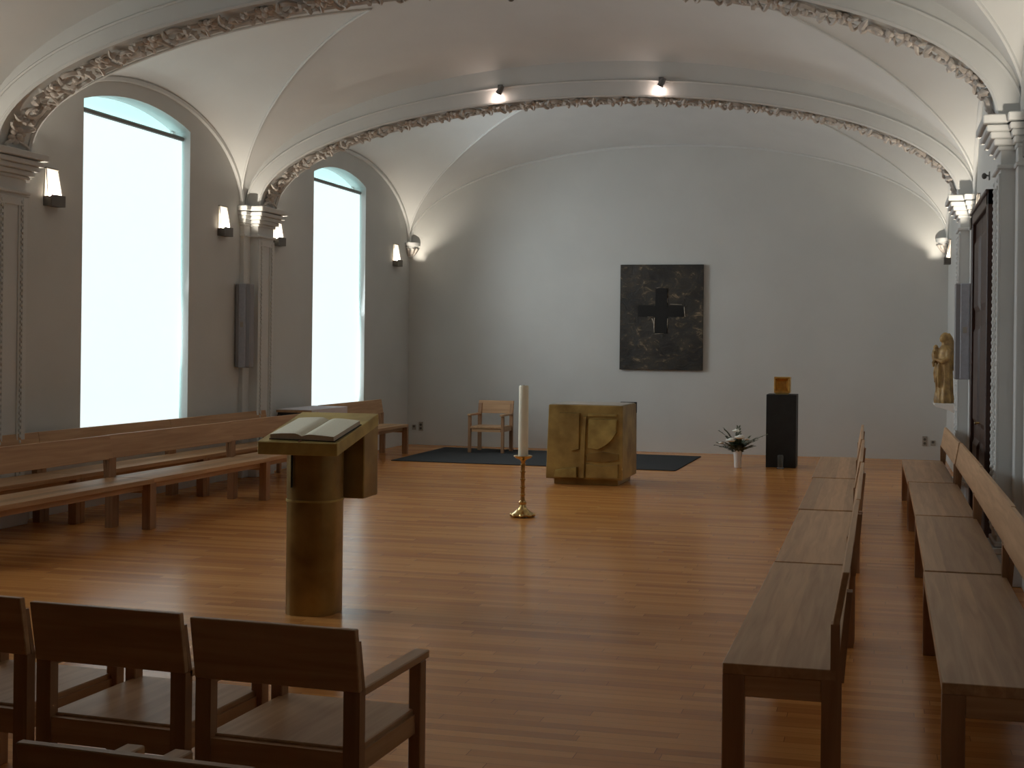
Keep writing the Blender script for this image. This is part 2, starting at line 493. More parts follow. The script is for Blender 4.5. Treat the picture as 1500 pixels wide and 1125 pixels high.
bmesh.ops.dissolve_degenerate(bm, dist=1e-5, edges=bm.edges)
bm.to_mesh(cm); bm.free()
for p in cm.polygons: p.use_smooth = True
cm.materials.append(M['plaster'])
ceil = struct(link('ceiling', cm), 'white plaster groin vault with lunettes over the windows')
# fine raised lines along the groins and the wall arches
gm = MB()
for bi, gl in enumerate(groins):
    if bi < 2: continue
    for side in (0, 1):
        pts = [((XL + d if side == 0 else XR - d), y, z - 0.004) for (y, d, z) in gl]
        gm.tube(pts, 0.017, 5)
    a, b = bay_list()[bi]; c, hw, rise = lun_par(a, b)
    for X, sg in ((XL, 1), (XR, -1)):
        pts = [(X + sg * 0.012, c - hw * math.cos(PI * k / 40), ZS + rise * math.sin(PI * k / 40) - 0.01) for k in range(41)]
        gm.tube(pts, 0.035, 6)
pts = [(XC - (AV - 0.01) * math.cos(PI * k / 60), D - 0.005, ZS + (BV - 0.01) * math.sin(PI * k / 60)) for k in range(61)]
gm.tube(pts, 0.028, 6)
gm.build('edge_moulding', 'plaster', ceil, smooth=True)

# ------------------------------------------------------------------ transverse arches with stucco garlands
RA, RB = 4.49, 1.33                           # soffit ellipse
def garland_mesh(kind):
    """one stucco motif, about 0.3 m long along x, in the soffit plane xy, hanging to -z"""
    m = MB()
    if kind == 0:      # rosette with curling leaves
        m.ball((0, 0, -0.035), 0.03, 0.03, 0.03, 8, 5)
        for k in range(6):
            a = k * PI / 3
            m.ball((0.055 * math.cos(a), 0.055 * math.sin(a), -0.018), 0.036, 0.036, 0.022, 7, 5)
        for s in (-1, 1):
            for q in (-1, 1):
                pts = [(s * (0.05 + 0.085 * t), q * (0.03 + 0.09 * math.sin(t * 2.6)), -0.018 - 0.03 * math.sin(t * PI)) for t in [i / 6 for i in range(7)]]
                m.tube(pts, [0.020 - 0.012 * i / 6 for i in range(7)], 5)
    else:              # acanthus scroll
        pts = []
        for i in range(15):
            t = i / 14; a = t * 3.6 * PI / 2 + 0.4; r = 0.105 * (1 - 0.72 * t)
            pts.append((0.02 + r * math.cos(a) * 1.15, r * math.sin(a), -0.016 - 0.03 * t))
        m.tube(pts, [0.024 - 0.010 * i / 14 for i in range(15)], 5)
        m.ball((0.02, 0, -0.04), 0.026, 0.026, 0.024, 7, 5)
        for i, (ax, ay, an, l) in enumerate([(-0.10, 0.085, 2.4, 0.075), (-0.11, -0.08, -2.5, 0.075), (0.12, 0.075, 0.7, 0.07), (0.115, -0.085, -0.6, 0.07), (-0.12, 0.0, 3.1, 0.06)]):
            pts = [(ax + l * t * math.cos(an + t) - l / 2 * math.cos(an), ay * 0.9 + l * t * math.sin(an + t) - l / 2 * math.sin(an), -0.02 - 0.028 * math.sin(t * PI)) for t in (0, .25, .5, .75, 1)]
            m.tube(pts, [0.012, 0.024, 0.026, 0.018, 0.006], 5)
    return m.mesh('garland_motif', 'stucco', smooth=True)
GM = [garland_mesh(0), garland_mesh(1)]
def rib(y0, idx, label, detailed):
    r = struct_empty('trim_%d' % idx, (XC, y0, ZS), label)
    n = 72; hw = 0.25
    m = MB()
    ring = []
    for k in range(n + 1):
        t = PI * k / n; cx_, sz = -math.cos(t), math.sin(t)
        i_ = (RA * cx_, RB * sz); o_ = ((RA + 0.30) * cx_, (RB + 0.42) * sz)
        ring += [(i_[0], -hw, i_[1]), (i_[0], hw, i_[1]), (o_[0], hw, o_[1]), (o_[0], -hw, o_[1])]
    fs_ = []
    for k in range(n):
        for j in range(4):
            j2 = (j + 1) % 4
            fs_.append((4 * k + j, 4 * k + j2, 4 * k + 4 + j2, 4 * k + 4 + j))
    fs_ += [(0, 1, 2, 3), (4 * n + 3, 4 * n + 2, 4 * n + 1, 4 * n)]
    m.add(ring, fs_)
    m.build('arch_band', 'plaster', r, smooth=True)
    e = MB()
    for yy in (-hw + 0.025, hw - 0.025):          # fillets framing the garland
        e.tube([(-(RA - 0.005) * math.cos(PI * k / n), yy, (RB - 0.005) * math.sin(PI * k / n)) for k in range(n + 1)], 0.026, 6)
    for yy in (-hw - 0.004, hw + 0.004):          # thin moulding on the faces of the arch
        e.tube([(-(RA + 0.165) * math.cos(PI * k / n), yy, (RB + 0.165) * math.sin(PI * k / n)) for k in range(n + 1)], 0.016, 5)
    e.build('fillet', 'plaster', r, smooth=True)
    if detailed:
        # even spacing by arc length
        N = 2000; tab = [0.0]; pp = None
        for k in range(N + 1):
            t = PI * k / N; p = (-RA * math.cos(t), RB * math.sin(t))
            if pp: tab.append(tab[-1] + math.hypot(p[0] - pp[0], p[1] - pp[1]))
            pp = p
        L = tab[-1]; cnt = int(L / 0.285); j = 0
        for q in range(cnt):
            s = (q + 0.5) * L / cnt
            while tab[j] < s: j += 1
            t = PI * j / N
            x, z = -RA * math.cos(t), RB * math.sin(t)
            tx, tz = RA * math.sin(t), RB * math.cos(t); l = math.hypot(tx, tz); tx, tz = tx / l, tz / l
            nx, nz = -tz, tx                         # outward (up) normal
            g = link('garland_motif', GM[q % 2], r)
            mat = Matrix(((tx, 0, nx, x), (0, 1, 0, 0), (tz, 0, nz, z), (0, 0, 0, 1)))
            if (q // 2) % 2: mat = mat @ Matrix.Rotation(PI, 4, 'Z')
            g.matrix_local = mat @ Matrix.Translation((0, 0, -0.003)) @ Matrix.Diagonal((1.02, 1.30, 1.25, 1))
    return r
rib(RIBS[0], 1, 'stucco garland arch spanning the vault in front of the altar', True)
rib(RIBS[1], 2, 'nearer stucco garland arch crossing the top of the picture', True)
rib(RIBS[2], 3, 'plain arch overhead out of the picture', False)
rib(RIBS[3], 4, 'plain arch above the viewer', False)

# ------------------------------------------------------------------ pilasters
def bead_mesh():
    m = MB()
    for s in (-1, 1):
        for k in range(50):
            z = 0.42 + k * 0.055
            m.ball((0.186, s * 0.135, z), 0.012, 0.014, 0.02, 6, 4)
    return m.mesh('bead_moulding', 'plaster')
BEAD = bead_mesh()
def steps(m, x1, hw, prof):
    """stack of slabs around a shaft that projects to x1 with half width hw; prof = (z0, z1, overhang)"""
    for z0, z1, o in prof: m.box(-0.02, x1 + o, -hw - o, hw + o, z0, z1)
CAPP = [(3.19, 3.225, 0.03), (3.335, 3.37, 0.025), (3.37, 3.42, 0.055), (3.42, 3.47, 0.085), (3.47, 3.52, 0.115), (3.53, 3.595, 0.145)]
def make_pilaster_meshes():
    d = {}
    d['backing'] = MB().box(-0.02, 0.06, -0.37, 0.37, 0, 3.6).mesh('backing', 'plaster', bevel=0.006)
    d['shaft'] = MB().box(0.0, 0.17, -0.21, 0.21, 0, 3.58).mesh('shaft', 'plaster', bevel=0.006)
    f = MB()
    for y0, y1 in ((-0.21, -0.155), (0.155, 0.21), (-0.115, -0.095), (0.095, 0.115)): f.box(0.165, 0.185, y0, y1, 0.36, 3.16)
    f.box(0.165, 0.185, -0.155, 0.155, 3.08, 3.16); f.box(0.165, 0.185, -0.155, 0.155, 0.36, 0.42)
    d['panel_frame'] = f.mesh('panel_frame', 'plaster', bevel=0.004)
    c = MB(); steps(c, 0.17, 0.21, CAPP)
    d['capital'] = c.mesh('capital', 'plaster', bevel=0.008)
    c = MB(); steps(c, 0.06, 0.37, [(z0, z1, o * 0.55) for z0, z1, o in CAPP])
    d['backing_capital'] = c.mesh('backing_capital', 'plaster', bevel=0.008)
    c = MB(); steps(c, 0.17, 0.21, [(0, 0.22, 0.035), (0.22, 0.27, 0.045), (0.27, 0.31, 0.02)]); steps(c, 0.06, 0.37, [(0, 0.22, 0.03), (0.22, 0.27, 0.04)])
    d['plinth'] = c.mesh('plinth', 'plaster', bevel=0.008)
    return d
PM = make_pilaster_meshes()
ti = 5
for yr in RIBS:
    for side in (0, 1):
        w = ('far' if yr > 12 else 'near' if yr > 8 else 'hindmost')
        r = struct_empty('trim_%d' % ti, (XL if side == 0 else XR, yr, 0), '%s panelled plaster pilaster on the %s wall' % (w, 'window' if side == 0 else 'door'), 0 if side == 0 else PI)
        ti += 1
        for k, me in PM.items(): link(k, me, r)
        if yr > 8:
            b = link('bead_moulding', BEAD, r); b['kind'] = 'stuff'
# corner corbels where the vault meets the end wall
for side in (0, 1):
    sx = 1 if side == 0 else -1
    r = struct_empty('trim_%d' % ti, (XL if side == 0 else XR, D, 3.34), 'small plaster corbel in the corner of the end wall, %s side' % ('window' if side == 0 else 'door'))
    ti += 1
    a0, a1 = (-PI / 2, 0) if side == 0 else (PI, 1.5 * PI)
    MB().lathe([(0.0, 0), (0.05, 0.01), (0.075, 0.05), (0.11, 0.13), (0.15, 0.17), (0.155, 0.20), (0.20, 0.215), (0.205, 0.27), (0.0, 0.27)], n=10, a0=a0, a1=a1).build('corbel_bowl', 'plaster', r, smooth=True)
    lf = MB()
    for k in range(3):
        a = a0 + (k + 0.5) * PI / 6
        cx_, cy_ = math.cos(a), math.sin(a)
        lf.tube([(cx_ * 0.07, cy_ * 0.07, 0.04), (cx_ * 0.12, cy_ * 0.12, 0.10), (cx_ * 0.165, cy_ * 0.165, 0.16), (cx_ * 0.19, cy_ * 0.19, 0.15)], [0.02, 0.03, 0.026, 0.012], 6)
    lf.build('corbel_leaf', 'stucco', r, smooth=True)

# ------------------------------------------------------------------ windows and roller blinds
for i, (a, b) in enumerate(WIN):
    yc = (a + b) / 2
    w = struct_empty('window_%d' % (i + 1), (XL - 0.25, yc, WZ0), 'tall segment-headed window, backlit by daylight')
    rel = [(y - yc, z - WZ0) for y, z in arch_pts(a, b)]
    MB().prism([(rel[0][0], 0)] + rel + [(rel[-1][0], 0)], 0, -0.015, 0.0).build('pane', 'pane', w)
    hw = (b - a) / 2; h_ = WZS - WZ0
    fr = MB()
    fr.box(0.0, 0.04, -hw, -hw + 0.05, 0, h_).box(0.0, 0.04, hw - 0.05, hw, 0, h_).box(0.0, 0.04, -hw, hw, 0, 0.06).box(0.0, 0.03, -0.02, 0.02, 0, h_ - 0.1)
    fr.build('window_frame', 'white', w)
    MB().box(0.0, 0.28, -hw, hw, -0.03, 0.0).build('window_sill', 'plaster', w)
names = ['white roller blind lowered over the large window by the left benches', 'white roller blind lowered over the narrower window near the end wall',
         'white roller blind on the window nearest the viewer, left of the picture']
for i, (a, b) in enumerate(WIN):
    yc = (a + b) / 2; hw = (b - a) / 2 - 0.015
    t = thing('roller_blind', names[i], 'blind', (XL - 0.10, yc, WZ0), 0, 'roller blinds on the tall windows')
    zt = 4.24 - WZ0
    MB().box(-0.002, 0.002, -hw + 0.01, hw - 0.01, 0.03, zt).build('blind_fabric', 'blind', t)
    MB().tube([(0.0, -hw, zt + 0.03), (0.0, hw, zt + 0.03)], 0.028, 10).build('roller_tube', 'frame_grey', t, smooth=True)
    MB().box(-0.006, 0.006, -hw + 0.01, hw - 0.01, 0.005, 0.03).build('bottom_bar', 'white', t)

# ------------------------------------------------------------------ door on the right wall
d = struct_empty('door_1', (XR, 12.84, 0), 'tall dark brown panelled double door')
DW, DH = 1.02, 3.32
fr = MB().box(-0.09, 0.0, -DW, -DW + 0.13, 0, DH).box(-0.09, 0.0, DW - 0.13, DW, 0, DH).box(-0.09, 0.0, -DW, DW, DH - 0.15, DH)
fr.box(-0.11, 0.0, -DW - 0.0, DW, DH - 0.04, DH)
fr.build('door_frame', 'door_wood', d, bevel=0.008)
for s in (-1, 1):
    y0, y1 = (-DW + 0.13, -0.006) if s < 0 else (0.006, DW - 0.13)
    lf = MB().box(-0.05, 0.0, y0, y1, 0.01, DH - 0.15).build('door_leaf', 'door_wood', d)
    for z0, z1 in ((0.2, 0.85), (1.0, 2.05), (2.2, 3.0)):
        MB().hexa([(-0.05, y0 + 0.1, z0), (-0.05, y1 - 0.1, z0), (-0.05, y1 - 0.1, z1), (-0.05, y0 + 0.1, z1),
                   (-0.075, y0 + 0.16, z0 + 0.06), (-0.075, y1 - 0.16, z0 + 0.06), (-0.075, y1 - 0.16, z1 - 0.06), (-0.075, y0 + 0.16, z1 - 0.06)]).build('door_panel', 'door_wood', lf)
    if s < 0: MB().tube([(-0.05, -0.06, 1.05), (-0.11, -0.06, 1.05), (-0.11, -0.18, 1.05)], 0.011, 8).build('door_handle', 'brass', lf, smooth=True)

# ------------------------------------------------------------------ wall sconces
SC = [19.55, 15.34, 13.93, 10.67, 8.75, 5.9]  # the last pair is out of view, added for general light
def sconce_meshes():
    d = {}
    b = MB().box(0.0, 0.10, -0.105, 0.105, -0.075, -0.02)
    b.box(0.0, 0.012, -0.105, 0.105, -0.02, 0.02).box(0.092, 0.10, -0.105, 0.105, -0.02, 0.040).box(0.0, 0.10, -0.105, -0.098, -0.02, 0.022).box(0.0, 0.10, 0.098, 0.105, -0.02, 0.022)
    d['lamp_base'] = b.mesh('lamp_base', 'metal_dark')
    d['reflector_plate'] = MB().hexa([(0.004, -0.10, 0.02), (0.010, -0.10, 0.02), (0.010, 0.10, 0.02), (0.004, 0.10, 0.02), (0.004, -0.088, 0.305), (0.010, -0.088, 0.305), (0.010, 0.088, 0.305), (0.004, 0.088, 0.305)]).mesh('reflector_plate', 'lamp_white')
    for q, nm in ((-1, 'side_glass'), (1, 'side_glass ')):
        s = MB()
        s.add([(0.010, q * 0.088, 0.02), (0.055, q * 0.103, 0.02), (0.022, q * 0.092, 0.30), (0.010, q * 0.080, 0.30), (0.010, q * 0.085, 0.02), (0.055, q * 0.100, 0.02), (0.022, q * 0.089, 0.30), (0.010, q * 0.077, 0.30)],
              [(0, 1, 2, 3), (7, 6, 5, 4), (0, 4, 5, 1), (1, 5, 6, 2), (2, 6, 7, 3), (3, 7, 4, 0)])
        d[nm] = s.mesh('side_glass', 'lamp_glass')
    f = MB()
    for q in (-1, 1): f.tube([(0.057, q * 0.103, 0.02), (0.022, q * 0.09, 0.305)], 0.0045, 5)
    f.tube([(0.022, -0.09, 0.305), (0.022, 0.09, 0.305)], 0.006, 5)
    f.box(0.0, 0.03, -0.094, 0.094, 0.305, 0.315)
    d['lamp_frame'] = f.mesh('lamp_frame', 'metal_dark')
    d['bulb'] = MB().tube([(0.045, -0.06, -0.005), (0.045, 0.06, -0.005)], 0.011, 8).mesh('bulb', 'bulb', smooth=True)
    return d
SM = sconce_meshes()
def sconce_light(parent):
    ld = bpy.data.lights.new('sconce_light', 'POINT'); ld.energy = SCONCE_W; ld.color = (1.0, 0.89, 0.74); ld.shadow_soft_size = 0.012
    lo = bpy.data.objects.new('sconce_light', ld); C.objects.link(lo); lo.parent = parent; lo.location = (0.05, 0, 0.008)
SCONCE_W = 28.0
slab = {19.55: 'beside the corner of the end wall', 15.34: 'just beyond the far pilaster', 13.93: 'just before the far pilaster', 10.67: 'just beyond the near pilaster', 8.75: 'just before the near pilaster', 5.9: 'unseen, added for general light'}
for y in SC:
    for side in (0, 1):
        t = thing('wall_sconce', 'glowing tapered wall lamp on the %s wall, %s' % ('window' if side == 0 else 'door', slab[y]), 'wall lamp', (XL if side == 0 else XR, y, 3.225), 0 if side == 0 else PI, 'uplight wall lamps')
        for k, me in SM.items(): link(k.strip(), me, t)
        sconce_light(t)

# ------------------------------------------------------------------ ceiling spotlights
def spotlight(x, y, z, label, on=True):
    t = thing('spotlight', label, 'spotlight', (x, y, z), 0, 'small spotlights under the arches')
    MB().box(-0.03, 0.03, -0.02, 0.0, 0.0, 0.09).tube([(0, 0, 0.05), (0.03, -0.07, 0.035)], 0.009, 6).build('bracket', 'metal_grey', t)
    MB().tube([(0.055, -0.09, 0.055), (0.03, -0.08, 0.02), (-0.005, -0.066, -0.035)], [0.026, 0.034, 0.040], 12).build('lamp_housing', 'metal_grey', t, smooth=True)
    MB().ball((-0.009, -0.064, -0.043), 0.034, 0.034, 0.03, 10, 6).build('bulb', 'spot_glow' if on else 'metal_grey', t, smooth=True)
    if on:
        ld = bpy.data.lights.new('spot_light', 'POINT'); ld.energy = 1.1; ld.color = (1.0, 0.78, 0.66); ld.shadow_soft_size = 0.03
        lo = bpy.data.objects.new('spot_light', ld); C.objects.link(lo); lo.parent = t; lo.location = (-0.03, -0.07, -0.10)
yf = RIBS[0] - 0.25
spotlight(-4.74, yf - 0.0, 5.0, 'small lit spotlight on the far arch, above the candle')
spotlight(-2.67, yf - 0.0, 5.02, 'small lit spotlight on the far arch, above the black painting')
spotlight(-3.24, RIBS[1] + 0.37, 4.92, 'spotlight of which only the tip shows at the top picture edge', False)

# ------------------------------------------------------------------ benches
_bc = {}
def bench_meshes(L):
    if L in _bc: return _bc[L]
    h = L / 2; d = []
    d.append(('seat', MB().box(-h, h, -0.24, 0.225, 0.435, 0.48).mesh('seat', 'oak_x', bevel=0.003)))
    # backrest: board leaning slightly back
    y0, y1, z0, z1, th = 0.205, 0.245, 0.655, 0.88, 0.028
    d.append(('backrest', MB().hexa([(-h, y0, z0), (h, y0, z0), (h, y0 + th, z0), (-h, y0 + th, z0), (-h, y1, z1), (h, y1, z1), (h, y1 + th, z1), (-h, y1 + th, z1)]).mesh('backrest', 'oak_xb', bevel=0.003)))
    for s in (-1, 1):
        x0, x1 = (-h, -h + 0.065) if s < 0 else (h - 0.065, h)
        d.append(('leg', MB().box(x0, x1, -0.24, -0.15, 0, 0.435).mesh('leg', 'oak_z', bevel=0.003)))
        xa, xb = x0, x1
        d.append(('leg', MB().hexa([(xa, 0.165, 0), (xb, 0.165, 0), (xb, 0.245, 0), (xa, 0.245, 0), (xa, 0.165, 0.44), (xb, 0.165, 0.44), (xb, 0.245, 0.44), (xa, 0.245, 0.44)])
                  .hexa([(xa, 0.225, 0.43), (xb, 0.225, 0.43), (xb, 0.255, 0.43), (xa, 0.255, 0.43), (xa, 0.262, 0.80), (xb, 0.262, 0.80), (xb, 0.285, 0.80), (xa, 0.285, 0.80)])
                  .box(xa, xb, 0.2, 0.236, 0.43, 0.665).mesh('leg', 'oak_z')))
        d.append(('end_rail', MB().box(x0 + 0.004, x1 - 0.004, -0.15, 0.165, 0.345, 0.435).mesh('end_rail', 'oak_y', bevel=0.003)))
    d.append(('long_rail', MB().box(-h + 0.065, h - 0.065, -0.16, -0.125, 0.375, 0.435).box(-h + 0.065, h - 0.065, 0.12, 0.155, 0.375, 0.435).mesh('long_rail', 'oak_xb')))
    _bc[L] = d
    return d
def bench(L, xf, yc, facing, label, group, skew=0.0):
    # xf = world x of the seat's front edge; facing +1 looks to +x
    rz = PI / 2 if facing > 0 else -PI / 2
    xo = xf - 0.24 if facing > 0 else xf + 0.24
    t = thing('oak_bench', label, 'bench', (xo, yc, 0), rz + skew, group)
    for n, me in bench_meshes(L): link(n, me, t)
    return t
GL, GR = 'oak benches by the window wall', 'oak benches by the door wall'
LL = 2.235
for k, yc in enumerate((9.08, 11.33, 13.58)):
    bench(LL, -6.74 - 0.03 * k, yc, 1, 'oak bench in the front row by the windows, ' + ['cut off by the left picture edge', 'middle one of three', 'mostly hidden behind the bronze lectern'][k], GL)
for k, yc in enumerate((9.19, 11.43, 13.67)):
    bench(LL, -7.62, yc, 1, 'oak bench in the back row against the window wall, ' + ['leftmost in the picture', 'below the larger window', 'beside the far pilaster'][k], GL)
bench(2.235, -7.56, 17.38, 1, 'oak bench standing alone under the narrower window near the end wall', GL)
order = ['unseen, added for general light', 'second from the viewer', 'third from the viewer', 'farthest from the viewer']
for k in range(4):
    y0 = (4.93, 7.39, 9.885, 12.38)[k]
    bench(2.425, (-0.625, -0.625, -0.65, -0.685)[k], y0 + 1.225, -1, 'oak bench in the free-standing row right of the altar, ' + order[k], GR, (0, 0.004, 0.006, 0.012)[k])
for k in range(4):
    y0 = (4.86, 7.33, 9.80, 12.27)[k]
    bench(2.425, (0.255, 0.275, 0.285, 0.27)[k], y0 + 1.225, -1, 'oak bench in the row along the door wall, ' + order[k], GR, (-0.004, -0.004, 0.0, 0.006)[k])

# ------------------------------------------------------------------ armchairs
def chair_parts():
    W, Dp = 0.31, 0.54
    d = []
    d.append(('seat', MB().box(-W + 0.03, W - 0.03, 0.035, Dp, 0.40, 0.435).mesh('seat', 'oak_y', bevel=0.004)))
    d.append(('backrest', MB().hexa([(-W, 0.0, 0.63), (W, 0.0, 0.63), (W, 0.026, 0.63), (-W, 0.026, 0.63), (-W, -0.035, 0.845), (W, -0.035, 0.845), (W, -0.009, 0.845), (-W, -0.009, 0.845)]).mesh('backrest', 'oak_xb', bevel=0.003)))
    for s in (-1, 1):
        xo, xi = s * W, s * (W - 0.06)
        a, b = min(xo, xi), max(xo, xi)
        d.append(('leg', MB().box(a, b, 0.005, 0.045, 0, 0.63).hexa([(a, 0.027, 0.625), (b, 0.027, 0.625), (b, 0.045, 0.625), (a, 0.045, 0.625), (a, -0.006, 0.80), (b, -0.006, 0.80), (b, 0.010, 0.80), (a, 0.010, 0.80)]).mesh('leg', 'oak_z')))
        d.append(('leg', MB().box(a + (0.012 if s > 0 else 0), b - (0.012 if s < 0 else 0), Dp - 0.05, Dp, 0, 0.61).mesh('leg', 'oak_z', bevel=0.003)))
        d.append(('armrest', MB().box(a, b, 0.03, Dp + 0.03, 0.608, 0.638).mesh('armrest', 'oak_y', bevel=0.004)))
        d.append(('side_rail', MB().box(s * (W - 0.035) - 0.015, s * (W - 0.035) + 0.015, 0.045, Dp - 0.05, 0.345, 0.415).mesh('side_rail', 'oak_y')))
    d.append(('cross_rail', MB().box(-W + 0.06, W - 0.06, 0.010, 0.036, 0.335, 0.425).mesh('cross_rail', 'oak_xb')))
    d.append(('cross_rail', MB().box(-W + 0.06, W - 0.06, Dp - 0.04, Dp - 0.012, 0.345, 0.40).mesh('cross_rail', 'oak_xb')))
    return d
CP = chair_parts()
def chair(x, y, rz, label, group=None, z=0.0):
    t = thing('armchair', label, 'chair', (x, y, z), rz, group)
    for n, me in CP: link(n, me, t)
    return t
GC = 'oak armchairs in the foreground'
chair(-1.975, 3.69, math.radians(-2.5), 'oak armchair seen from behind, rightmost of the front chair row', GC)
chair(-2.655, 3.755, math.radians(-3.0), 'oak armchair seen from behind, second from the right in its row', GC)
chair(-3.345, 3.83, math.radians(-3.5), 'oak armchair seen from behind, cut off by the left picture edge', GC)
chair(-1.645, 2.44, math.radians(-3), 'oak armchair whose back just shows at the bottom picture edge', GC)
chair(-2.35, 2.47, math.radians(-2), 'oak armchair at the bottom left of which only one armrest shows', GC)

# ------------------------------------------------------------------ rug, armchair behind the altar
tag(MB().prism([(-7.32, 17.22), (-2.88, 17.12), (-2.86, 19.5), (-7.38, 19.72)], 2, 0.0, 0.012).build('rug', 'rug'), 'large flat dark grey rug behind the altar', 'rug')
chair(-6.36, 19.42, PI, 'oak armchair facing the viewer on the grey rug', None, 0.012)

# ------------------------------------------------------------------ altar
t = thing('altar', 'block-shaped bronze altar with relief panels and a stepped base', 'altar', (-3.71, 15.45, 0), math.radians(0.0))
MB().box(-0.42, 0.43, -0.40, 0.40, 0, 0.08).build('plinth', 'bronze_dark', t, bevel=0.006)
MB().hexa([(-0.515, -0.46, 0.075), (0.50, -0.46, 0.075), (0.50, 0.46, 0.075), (-0.515, 0.46, 0.075), (-0.49, -0.44, 1.03), (0.495, -0.44, 1.03), (0.495, 0.46, 1.03), (-0.49, 0.46, 1.03)]).build('body', 'bronze', t, bevel=0.008)
MB().box(-0.47, 0.475, -0.40, 0.42, 1.025, 1.038).build('top_plate', 'altar_top_sheen', t, bevel=0.003)
MB().box(0.28, 0.497, 0.40, 0.463, 0.9, 1.045).build('corner_block', 'black', t)
def relief(name, poly, y0, th, mat):
    # poly in x, z on the front face, as fractions of width and height
    q = [(-0.505 + 1.0 * u, 0.08 + 0.95 * v) for u, v in poly]
    f = MB(); n = len(q)
    vs_ = [(x, -0.44 - 0.02 * (1.03 - z) + 0.004, z) for x, z in q]
    cxm = sum(x for x, z in q) / n; czm = sum(z for x, z in q) / n
    vt = [(cxm + (x - cxm) * 0.94, -0.44 - 0.02 * (1.03 - z) - th, czm + (z - czm) * 0.96) for x, z in q]
    f.add(vs_ + vt, [tuple(range(n)), tuple(range(2 * n - 1, n - 1, -1))] + [(i, (i + 1) % n, (i + 1) % n + n, i + n) for i in range(n)])
    return f.build(name, mat, t)
relief('relief_upright', [(0.435, 0.0), (0.505, 0.0), (0.515, 0.60), (0.53, 0.86), (0.49, 0.86), (0.455, 0.5)], 0, 0.03, 'bronze')
relief('relief_bar', [(0.54, 0.855), (0.92, 0.855), (0.93, 0.885), (0.54, 0.89)], 0, 0.022, 'bronze_light')
arc = [(0.16 + 0.0, 0.90), (0.44, 0.90), (0.44, 0.40)] + [(0.16 + 0.25 * (1 - math.cos(a)), 0.70 - 0.34 * math.sin(a)) for a in (1.3, 1.0, 0.75, 0.5, 0.25, 0)]
relief('relief_curve', arc, 0, 0.028, 'bronze')
relief('relief_fan', [(0.545, 0.42), (0.68, 0.40), (0.78, 0.46), (0.87, 0.54), (0.93, 0.64), (0.93, 0.82), (0.545, 0.82)], 0, 0.034, 'bronze_light')
relief('relief_wedge', [(0.10, 0.02), (0.415, 0.02), (0.415, 0.165), (0.12, 0.115)], 0, 0.045, 'bronze_light')
relief('relief_panel', [(0.52, 0.02), (0.96, 0.02), (0.96, 0.215), (0.75, 0.18), (0.52, 0.215)], 0, 0.026, 'bronze')
relief('relief_strip', [(0.52, 0.25), (0.74, 0.23), (0.96, 0.27), (0.96, 0.35), (0.75, 0.38), (0.52, 0.34)], 0, 0.016, 'bronze_dark')

# ------------------------------------------------------------------ paschal candle
t = thing('candlestick', 'tall brass floor candlestick with a lobed foot', 'candlestick', (-3.635, 12.02, 0))
ft = MB()
ft.lathe([(0.122, 0.018), (0.125, 0.03), (0.09, 0.05), (0.06, 0.075), (0.04, 0.10), (0.034, 0.13)], n=24)
for k in range(8):
    a = k * PI / 4 + 0.2
    ft.ball((0.108 * math.cos(a), 0.108 * math.sin(a), 0.022), 0.03, 0.03, 0.022, 8, 6)
ft.build('foot', 'brass', t, smooth=True)
prof = [(0.034, 0.125), (0.042, 0.14), (0.042, 0.155), (0.024, 0.17)]
for z in (0.23, 0.31, 0.39, 0.47, 0.545):
    prof += [(0.021, z - 0.03), (0.021, z - 0.010), (0.029, z - 0.006), (0.029, z + 0.006), (0.021, z + 0.010)]
prof += [(0.022, 0.575), (0.034, 0.595), (0.05, 0.605)]
MB().lathe(prof, n=16).build('stem', 'brass', t, smooth=True)
MB().lathe([(0.045, 0.60), (0.085, 0.618), (0.10, 0.637), (0.096, 0.640), (0.06, 0.628), (0.0, 0.628)], n=24).build('drip_dish', 'brass', t, smooth=True)
cd = thing('candle', 'thick cream candle standing in the brass candlestick', 'candle', (-3.635, 12.02, 0.629))
MB().lathe([(0.052, 0.0), (0.050, 0.73), (0.044, 0.742), (0.03, 0.738), (0.0, 0.730)], n=24).build('wax_body', 'wax', cd, smooth=True)
MB().tube([(0, 0, 0.725), (0.002, 0, 0.75)], 0.003, 6).build('wick', 'black', cd)

# ------------------------------------------------------------------ lectern with open book
t = thing('lectern', 'bronze lectern with a rounded column and sloping desk', 'lectern', (-3.665, 7.36, 0), math.radians(2.0))
def rrect(hx, hy, r, n=5):
    out = []
    for cx_, cy_, a0 in ((hx - r, hy - r, 0), (-hx + r, hy - r, PI / 2), (-hx + r, -hy + r, PI), (hx - r, -hy + r, 1.5 * PI)):
        for k in range(n + 1):
            a = a0 + PI / 2 * k / n
            out.append((cx_ + r * math.cos(a), cy_ + r * math.sin(a)))
    return out
MB().prism(rrect(0.172, 0.16, 0.12), 2, 0.0, 0.745).build('column', 'bronze_dark', t, smooth=True)
MB().prism(rrect(0.176, 0.164, 0.12), 2, 0.742, 0.756).build('collar', 'bronze_light', t, smooth=True)
up = MB().prism(rrect(0.172, 0.16, 0.12), 2, 0.753, 1.10).build('column_head', 'bronze_dark', t, smooth=True)
MB().box(-0.096, -0.088, -0.168, -0.155, 0.84, 1.07).build('seam', 'black', up)
